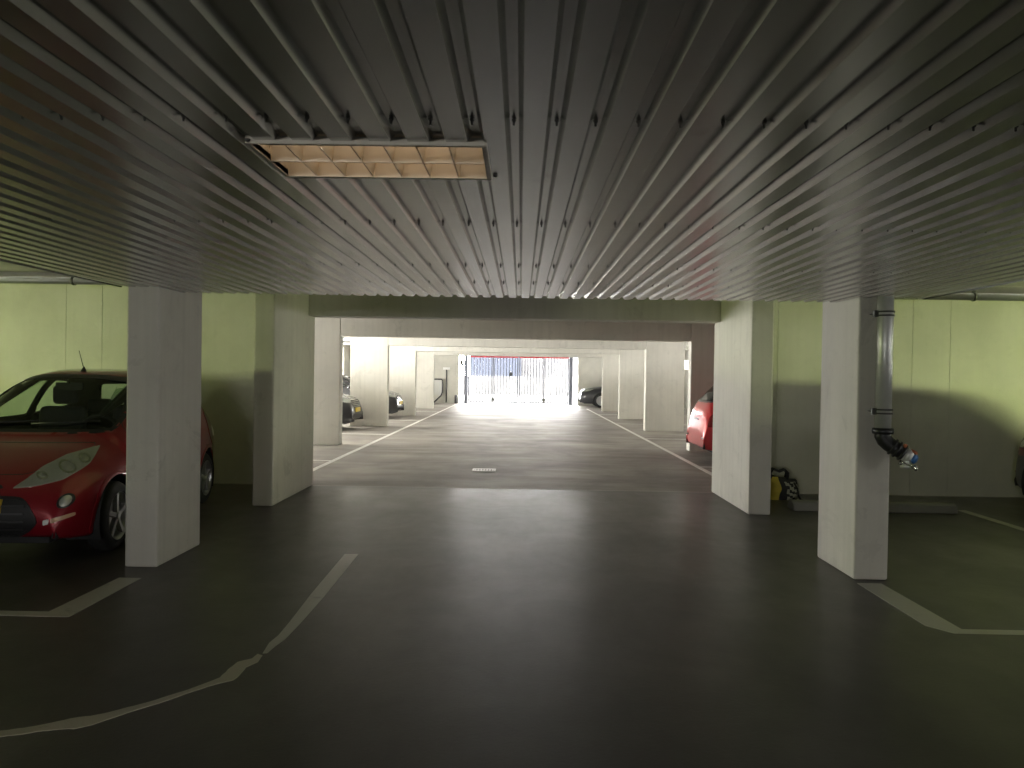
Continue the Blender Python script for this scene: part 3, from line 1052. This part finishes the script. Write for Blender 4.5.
    box(bm, xr+Ra, xf-Ra, -wh*.90, wh*.90, .185, .24)
    obj('underbody', bm, M_interior, root)
    # wheels
    for x in (xf, xr):
        for s in (-1, 1):
            yo = s*(wh*.955)
            tw = .165
            w = empty('wheel', (0,0,0), None, None); w.parent = root
            w.location = (x, yo, rw)
            bm = bmesh.new()
            q = rw
            lathe(bm, [(q*.66,0),(q*.70,-.004),(q*.86,-.002),(q*.95,.014),(q*.995,.035),(q,.06),(q,tw-.06),(q*.995,tw-.035),(q*.95,tw-.012),(q*.86,tw),(q*.66,tw)], (0,0,0), (0,-s,0), 48)
            obj('tyre', bm, M_rubber, w)
            bm = bmesh.new()
            lathe(bm, [(q*.70,.0),(q*.68,-.004),(q*.64,.004),(q*.60,.03),(q*.58,.07),(0,.075)], (0,0,0), (0,-s,0), 48)
            for k in range(5 if kind != 'big' else 7):
                th = 2*PI*k/(5 if kind != 'big' else 7) + .3
                d = Vector((math.cos(th), 0, math.sin(th))); e = Vector((-math.sin(th), 0, math.cos(th)))
                yv = Vector((0, -s, 0))
                pr = []
                for rr, wd, dep in ((.02,.030,.004),(.30*q+.02,.026,.008),(q*.655,.034,.006)):
                    pr.append([bm.verts.new(d*rr + e*sx*wd*.6 + yv*(dep + (.0 if top_ else .035))) for sx, top_ in ((-1,1),(1,1),(1.25,0),(-1.25,0))])
                for u, v in zip(pr, pr[1:]):
                    for i in range(4): bm.faces.new((u[i], u[(i+1) % 4], v[(i+1) % 4], v[i]))
                bm.faces.new(pr[-1])
            lathe(bm, [(0,-.004),(.028,-.004),(.034,.002),(.036,.03)], (0,0,0), (0,-s,0), 20)
            obj('rim', bm, rim or M_alloy, w, smooth=True, angle=35)
    # lamps and mouth
    if profile is HATCH:
        for s in (-1, 1):
            vc = v_corner(38, s)
            # picture coordinates: first axis runs outward from the car's middle along the corner view
            hl = [(-.84,.595),(-.72,.605),(-.52,.645),(-.30,.735),(-.15,.855),(-.20,.85),(-.43,.81),(-.62,.735),(-.76,.645)]
            hl = [(u*W/1.66+.0, v*kz) for u, v in hl]
            p = rounded(hl, keep=.9, n=80)
            if abs(kx-1) > .001: p[:, 0] -= (tip-1.81)*math.sin(math.radians(38))
            lamp_ = patch('headlamp', vc, p, M_lens, root, off=.003, rings=5, skirt=.008)
            cc = p.mean(axis=0)
            for du, dv, r_, mt in ((.03,.005,.058,M_chrome), (-.15,-.045,.034,M_chrome), (.17,.055,.045,M_chrome)):
                th = np.linspace(0, 2*PI, 28, endpoint=False)
                cp = np.stack([cc[0]+du+r_*np.cos(th), cc[1]+dv+r_*.8*np.sin(th)], 1)
                band('reflector_ring', vc, grow(cp, -.012), cp, mt, lamp_, off=.007, skirt=.002)
                patch('bulb', vc, cc+np.array([du, dv])+(cp-cc-np.array([du, dv]))*.45, M_lens, lamp_, off=.006, rings=2, skirt=.002, bulge=.006)
            patch('lens', vc, grow(p, -.004), M_lensglass, lamp_, off=.012, rings=6, skirt=0, bulge=.006)
            th = np.linspace(0, 2*PI, 28, endpoint=False)
            fog = np.stack([(.64*W/1.66)*s + .028*np.cos(th), .500*kz + .038*np.sin(th)], 1)
            fo = patch('fog_lamp', V_FRONT, fog, M_lens, root, off=.003, rings=3, skirt=.006, bulge=.008)
            band('fog_bezel', V_FRONT, fog, grow(fog, .012), M_black, fo, off=.005)
            patch('reflector', V_FRONT, rounded(Fv([(s*.535,.335),(s*.575,.345),(s*.575,.385),(s*.535,.375)]), n=24), M_white, root, off=.004, rings=2)
            patch('reflector', V_FRONT, rounded(Fv([(s*.585,.350),(s*.69,.385),(s*.69,.410),(s*.585,.385)]), n=24), M_amber, root, off=.004, rings=2)
        gp = rounded(Fv([(-.49,.36),(-.38,.53),(.38,.53),(.49,.36),(.38,.265),(-.38,.265)]), keep=.8, n=90)
        g = patch('grille', V_FRONT, gp, M_black, root, off=.003, rings=5, skirt=.006)
        band('grille_rim', V_FRONT, grow(gp, -.004), grow(gp, .016), M_black, g, off=.010)
        for k in range(4):
            z = (.31+.055*k)*kz
            wv = .40*W/1.66
            patch('grille_bar', V_FRONT, np.array([(-wv,z-.006),(0,z-.006),(wv,z-.006),(wv,z+.006),(0,z+.006),(-wv,z+.006)]), M_dalloy, g, off=.012, rings=1, skirt=.006)
        ug = rounded(Fv([(-.22,.59),(.22,.59),(.20,.62),(-.20,.62)]), n=30)
        patch('upper_grille', V_FRONT, ug, M_black, root, off=.003, rings=2)
        th = np.linspace(0, 2*PI, 28, endpoint=False)
        patch('badge', V_FRONT, np.stack([.062*np.cos(th), .66*kz+.028*np.sin(th)], 1), M_chrome, root, off=.006, rings=3, bulge=.004)
    else:
        for s in (-1, 1):
            vc = v_corner(35, s)
            hl = rounded([(-.66,.775*kz),(-.62,.70*kz),(-.40,.70*kz),(-.16,.76*kz),(-.06,.86*kz),(-.14,.875*kz),(-.40,.83*kz)], keep=.88, n=64)
            hl[:, 0] -= (tip-1.81)*math.sin(math.radians(35))
            lamp_ = patch('headlamp', vc, hl, M_lens, root, off=.004, rings=4, skirt=.008)
            band('lamp_bezel', vc, grow(hl, -.012), grow(hl, .006), M_black, lamp_, off=.007)
            patch('lens', vc, grow(hl, -.004), M_lensglass, lamp_, off=.012, rings=4, skirt=0, bulge=.006)
            fog = rounded(Fv([(s*.50,.36),(s*.66,.37),(s*.66,.45),(s*.52,.45)]), n=32)
            fo = patch('fog_recess', V_FRONT, fog, M_black, root, off=.003, rings=2)
            th = np.linspace(0, 2*PI, 20, endpoint=False)
            patch('fog_lamp', V_FRONT, np.stack([s*.58*W/1.66+.03*np.cos(th), .405*kz+.03*np.sin(th)], 1), M_lens, fo, off=.008, rings=2, bulge=.006)
        gp = rounded(Fv([(-.44,.78),(-.36,.60),(.36,.60),(.44,.78)]), keep=.85, n=64)
        g = patch('grille', V_FRONT, gp, M_black, root, off=.003, rings=4)
        band('grille_rim', V_FRONT, grow(gp, -.012), grow(gp, .008), M_chrome, g, off=.010)
        for k in range(3):
            z = (.645+.045*k)*kz
            patch('grille_bar', V_FRONT, np.array([(-.36,z-.006),(0,z-.006),(.36,z-.006),(.36,z+.006),(0,z+.006),(-.36,z+.006)]), M_chrome, g, off=.008, rings=1, skirt=.004)
        patch('lower_grille', V_FRONT, rounded(Fv([(-.48,.30),(.48,.30),(.42,.44),(-.42,.44)]), n=50), M_black, root, off=.003, rings=3)
    # tail lamps
    for s in (-1, 1):
        vc = v_corner(40, s, rear=True)
        if profile is HATCH:
            tl = [(-.56,.62),(-.30,.64),(-.20,.78),(-.24,.98),(-.34,1.05),(-.42,.92),(-.56,.80)]
        else:
            tl = [(-.60,.74),(-.30,.74),(-.12,.80),(-.14,.92),(-.34,.98),(-.60,.90)]
        tp = rounded([(u*W/1.66, v*kz) for u, v in tl], keep=.85, n=56)
        tp[:, 0] -= (tip-1.81)*math.sin(math.radians(40))
        t_ = patch('tail_lamp', vc, tp, M_redlens, root, off=.006, rings=4, skirt=.008, bulge=.008)
        c = tp.mean(axis=0)
        patch('reversing_lamp', vc, c+np.array([0,-.02])+(tp-c)*.3, M_white, t_, off=.016, rings=2)
        patch('rear_reflector', V_REAR, rounded(Fv([(s*.50,.40),(s*.68,.40),(s*.67,.44),(s*.50,.44)]), n=24), M_redlens, root, off=.004, rings=2)
    if plate:
        for vw, z in ((V_FRONT, .47 if profile is HATCH else .52), (V_REAR, .62)):
            pz = z*kz
            o_ = vw.a*0 + vw.b*pz - vw.d*6
            hit = bvh.ray_cast(o_, vw.d)[0]
            sx = 1 if vw is V_FRONT else -1
            bm = bmesh.new()
            box(bm, hit.x-.022, hit.x+.022, -.24, .24, pz-.055, pz+.055)
            obj('number_plate', bm, M_plate, root, bevel=.004)
    patch('tailgate_handle', V_REAR, rounded(Fv([(-.16,.715),(.16,.715),(.16,.755),(-.16,.755)]), n=32), M_black, root, off=.008, rings=2)
    # seams, handles
    for vw, s in ((V_LEFT, 1), (V_RIGHT, -1)):
        dl = rounded(S([(.78,.30),(.80,.70),(.74,1.00),(.30,1.30),(.04,1.405),(-.45,1.42),(-.50,1.0),(-.52,.45),(-.42,.28)]), keep=.85, n=110)
        d = band('door', vw, grow(dl, -.005), dl, M_black, root, off=.0008, skirt=.002)
        h = rounded(S([(-.40,.88),(-.22,.885),(-.22,.915),(-.40,.91)]), n=24)
        patch('handle', vw, h, body_mat, d, off=.022, rings=2, skirt=.002)
    hood = rounded(Fv([(-.60,.885),(.60,.885),(.50,.74),(.30,.682),(-.30,.682),(-.50,.74)]), keep=.85, n=90)
    band('bonnet_seam', V_FRONT, grow(hood, -.004), hood, M_black, root, off=.0008, skirt=.002)
    # wing mirrors
    for s in (-1, 1):
        mm = empty('wing_mirror', (0,0,0), None, None); mm.parent = root
        xm = .60*kx if profile is HATCH else .48*kx
        bm = bmesh.new()
        bmesh.ops.create_icosphere(bm, subdivisions=3, radius=1, matrix=Matrix.Translation((xm, s*(wh+.10), 1.03*kz)) @ Matrix.Diagonal((.055,.10,.07,1)))
        tube(bm, [(xm+.02, s*(wh*.90), .98*kz), (xm+.01, s*(wh+.05), 1.0*kz)], [.03,.025], 10)
        obj('housing', bm, body_mat, mm, smooth=True)
        bm = bmesh.new()
        lathe(bm, [(0,0),(.058,0),(.058,.004),(0,.004)], (xm-.052, s*(wh+.10), 1.03*kz), (-1,0,0), 20)
        obj('mirror_glass', bm, M_chrome, mm)
    # cabin
    cab = empty('cabin', (0,0,0), None, None); cab.parent = root
    def rbox(nm, b, m=M_interior, bv=.04, rot=None, piv=None):
        bm = bmesh.new()
        box(bm, *b)
        if rot: bmesh.ops.rotate(bm, verts=bm.verts, cent=Vector(piv), matrix=Matrix.Rotation(rot, 3, 'Y'))
        return obj(nm, bm, m, cab, bevel=bv, segs=3)
    rbox('dashboard', (.48*kx, .84*kx, -wh*.74, wh*.74, .58*kz, .87*kz), bv=.06)
    rbox('cabin_floor', (-1.5*kx, .9*kx, -wh*.84, wh*.84, .24, .32), bv=.01)
    for s in (-1, 1):
        y = s*.35*W/1.66
        rbox('seat', (-.25*kx, .28*kx, y-.23, y+.23, .34*kz, .58*kz), M_seat, .06)
        rbox('backrest', (-.34*kx, -.20*kx, y-.22, y+.22, .52*kz, 1.12*kz), M_seat, .06, -.18, (-.27*kx, y, .55*kz))
        rbox('headrest', (-.45*kx, -.36*kx, y-.12, y+.12, 1.13*kz, 1.32*kz), M_seat, .04)
        rbox('rear_headrest', (-1.20*kx, -1.12*kx, y-.12, y+.12, 1.02*kz, 1.16*kz), M_seat, .03)
    rbox('rear_bench', (-1.25*kx, -1.08*kx, -wh*.72, wh*.72, .45*kz, 1.03*kz), M_seat, .06)
    bm = bmesh.new()
    cw, R1 = Vector((.40*kx, .35, .90*kz)), .18
    d, u, w = frame_of((-.9, 0, .35))
    tube(bm, [cw+(u*math.cos(2*PI*k/32)+w*math.sin(2*PI*k/32))*R1 for k in range(33)], .016, 10)
    lathe(bm, [(0,-.02),(.06,-.015),(.06,.02),(0,.03)], cw, d, 18)
    tube(bm, [cw-u*R1, cw+u*R1], .015, 8)
    tube(bm, [cw, cw-d*.25], .03, 10)
    obj('steering_wheel', bm, M_interior, cab)
    bm = bmesh.new()
    box(bm, .25*kx, .28*kx, -.12, .12, 1.29*kz, 1.36*kz)
    tube(bm, [(.27*kx, 0, 1.35*kz), (.31*kx, 0, 1.372*kz)], .01, 8)
    obj('rear_view_mirror', bm, M_interior, cab, bevel=.015)
    # wiper
    bm = bmesh.new()
    for y0_, y1_ in ((-.55, .02), (-.02, .50)):
        pts = [cast(V_FRONT, y, zz*kz, .018) for y, zz in ((y0_, 1.005), ((y0_+y1_)/2, 1.015), (y1_, 1.03))]
        tube(bm, pts, .008, 6)
    obj('wiper', bm, M_black, root)
    # aerial
    bm = bmesh.new()
    o_ = cast(View((0,0,-1), (1,0,0), (0,1,0)), .0*kx, 0, 0)
    lathe(bm, [(.026,-.004),(.022,.012),(.010,.035),(.006,.045)], o_, (-.2,0,1), 16)
    if kind == 'hatch':
        tube(bm, [o_+Vector((0,0,.03)), o_+Vector((-.20,-.135,.20))], [.0045,.0025], 8)
    obj('aerial', bm, M_black, root)
    return root

def place(car, x, y, heading):
    """heading in degrees, 0 = nose along +x"""
    car.location = (x, y, 0)
    car.rotation_euler = (0, 0, math.radians(heading))

KA_YAW = -84.6
ka = make_car('red three-door hatchback parked nose-out behind the left pillar, its rod aerial up', 'car', body_mat=M_red)
place(ka, -4.19, 7.32, KA_YAW)
c = make_car('red hatchback with its tail sticking out behind the right pillar', 'car', L=3.95, W=1.70, H=1.50, body_mat=M_red2, plate=False, wb=2.45, front_over=.76, rw=.30, kind='plain', glass=M_darkglass)
place(c, 3.20+1.98, 14.2, 0)
c = make_car('black car poking its nose out between the first and second left rear pillars', 'car', L=4.2, W=1.78, H=1.50, profile=SUV, body_mat=M_blackcar, wb=2.6, front_over=.82, rw=.315, kind='plain', glass=M_darkglass)
place(c, -4.22-2.1, 20.0, 0)
c = make_car('black car poking its nose out between the second and third left rear pillars', 'car', L=4.1, W=1.76, H=1.46, profile=SUV, body_mat=M_blackcar, wb=2.55, front_over=.80, rw=.315, kind='plain', glass=M_darkglass)
place(c, -3.92-2.05, 25.3, 0)
c = make_car('dark car with bright headlamp nosing out on the right beside the gate', 'car', L=4.3, W=1.80, H=1.50, profile=SUV, body_mat=M_greycar, wb=2.65, front_over=.84, rw=.33, kind='big', glass=M_darkglass)
place(c, 2.78+2.15, 36.95, 180)
c = make_car('dark car just showing its rounded corner at the right edge of the photo', 'car', L=4.0, W=1.74, H=1.46, profile=HATCH, body_mat=M_blackcar, wb=2.5, front_over=.78, rw=.30, kind='plain', glass=M_darkglass)
place(c, 6.82, 7.55, -90)

c = make_car('unseen dark car added on the far side of the red car to shade the bay wall', 'car', L=4.0, W=1.74, H=1.47, profile=HATCH, body_mat=M_greycar, wb=2.5, front_over=.78, rw=.30, kind='plain', glass=M_darkglass)
place(c, -6.85, 7.0, -90)  # out-of-view car put here to cast the shadow edge on the left wall

# ------------------------------------------------------------------ light
w = bpy.data.worlds.new('overcast sky')
sc.world = w
w.use_nodes = True
t = w.node_tree
bg = t.nodes['Background']
bg.inputs['Color'].default_value = (1.0, .98, .94, 1)
bg.inputs['Strength'].default_value = WORLD

def area(name, loc, direction, sx, sy, power, col=(1,1,1), portal=False, spread=180):
    l = bpy.data.lights.new(name, 'AREA')
    l.shape = 'RECTANGLE'
    l.size, l.size_y = sx, sy
    l.energy = power
    l.color = col
    l.spread = math.radians(spread)
    l.cycles.is_portal = portal
    o = bpy.data.objects.new(name, l)
    link(o)
    o.location = loc
    o.rotation_euler = Vector(direction).to_track_quat('-Z', 'Y').to_euler()
    return o
area('gateway_daylight', ((OX0+OX1)/2, YE+.29, OZ/2), (0,-1,0), OX1-OX0, OZ, 1, portal=True)
for a, b in BAYW:
    area('hall_window_daylight', (XL-.24, (a+b)/2, sum(WZ)/2), (1,0,0), b-a, WZ[1]-WZ[0], 1, portal=True)
area('rear_fill_opening', ((RW[0]+RW[1])/2, -6.29, (RW[2]+RW[3])/2), (0,1,0), RW[1]-RW[0], RW[3]-RW[2], 1, portal=True)  # portal of the added rear fill opening
area('side_fill_opening', (XF+.24, (SD[0]+SD[1])/2, (SD[2]+SD[3])/2), (-1,0,0), SD[1]-SD[0], SD[3]-SD[2], 1, portal=True)  # portal of the added fill opening on the right
for a, b in BAYR:
    area('hall_window_daylight', (XR+.24, (a+b)/2, sum(WR)/2), (-1,0,0), b-a, WR[1]-WR[0], 1, portal=True)  # portals of the added right hall windows
gy, gz = (GW[0]+GW[1])/2, (GW[2]+GW[3])/2
area('green_daylight', (-XF-.28, gy, gz), (1,.72,0), GW[1]-GW[0], GW[3]-GW[2], GREEN_POWER, GREEN, spread=96)
area('green_daylight', (XF+.28, gy, gz), (-1,.85,0), GW[1]-GW[0], GW[3]-GW[2], GREEN_POWER*.75, GREEN, spread=74)

# ------------------------------------------------------------------ camera
F_PX, CAM_H = 769.0, 1.5
VPX, VPY, ROLL = 521.0, 374.5, .016
fy = Vector(((VPX-512)/F_PX, -(VPY-384)/F_PX, -1)).normalized()
up = Vector((math.sin(ROLL), math.cos(ROLL), 0))
up = (up - fy*up.dot(fy)).normalized()
rx = fy.cross(up)
Rm = Matrix((rx, fy, up)).to_4x4()
cam = bpy.data.cameras.new('camera')
cam.sensor_width = 36.0
cam.lens = F_PX/1024*36.0
cam.clip_start, cam.clip_end = .05, 300
co = bpy.data.objects.new('camera', cam)
link(co)
co.matrix_world = Matrix.Translation((0, 0, CAM_H)) @ Rm
sc.camera = co

sc.view_settings.view_transform = 'Standard'
sc.view_settings.look = 'None'
sc.view_settings.gamma = 1.0
sc.view_settings.use_curve_mapping = False
sc.view_settings.exposure = EXPOSURE
sc.cycles.use_denoising = True
sc.cycles.max_bounces = 10
sc.cycles.diffuse_bounces = 6
sc.cycles.glossy_bounces = 4
sc.cycles.transparent_max_bounces = 24
sc.cycles.sample_clamp_indirect = 8.0
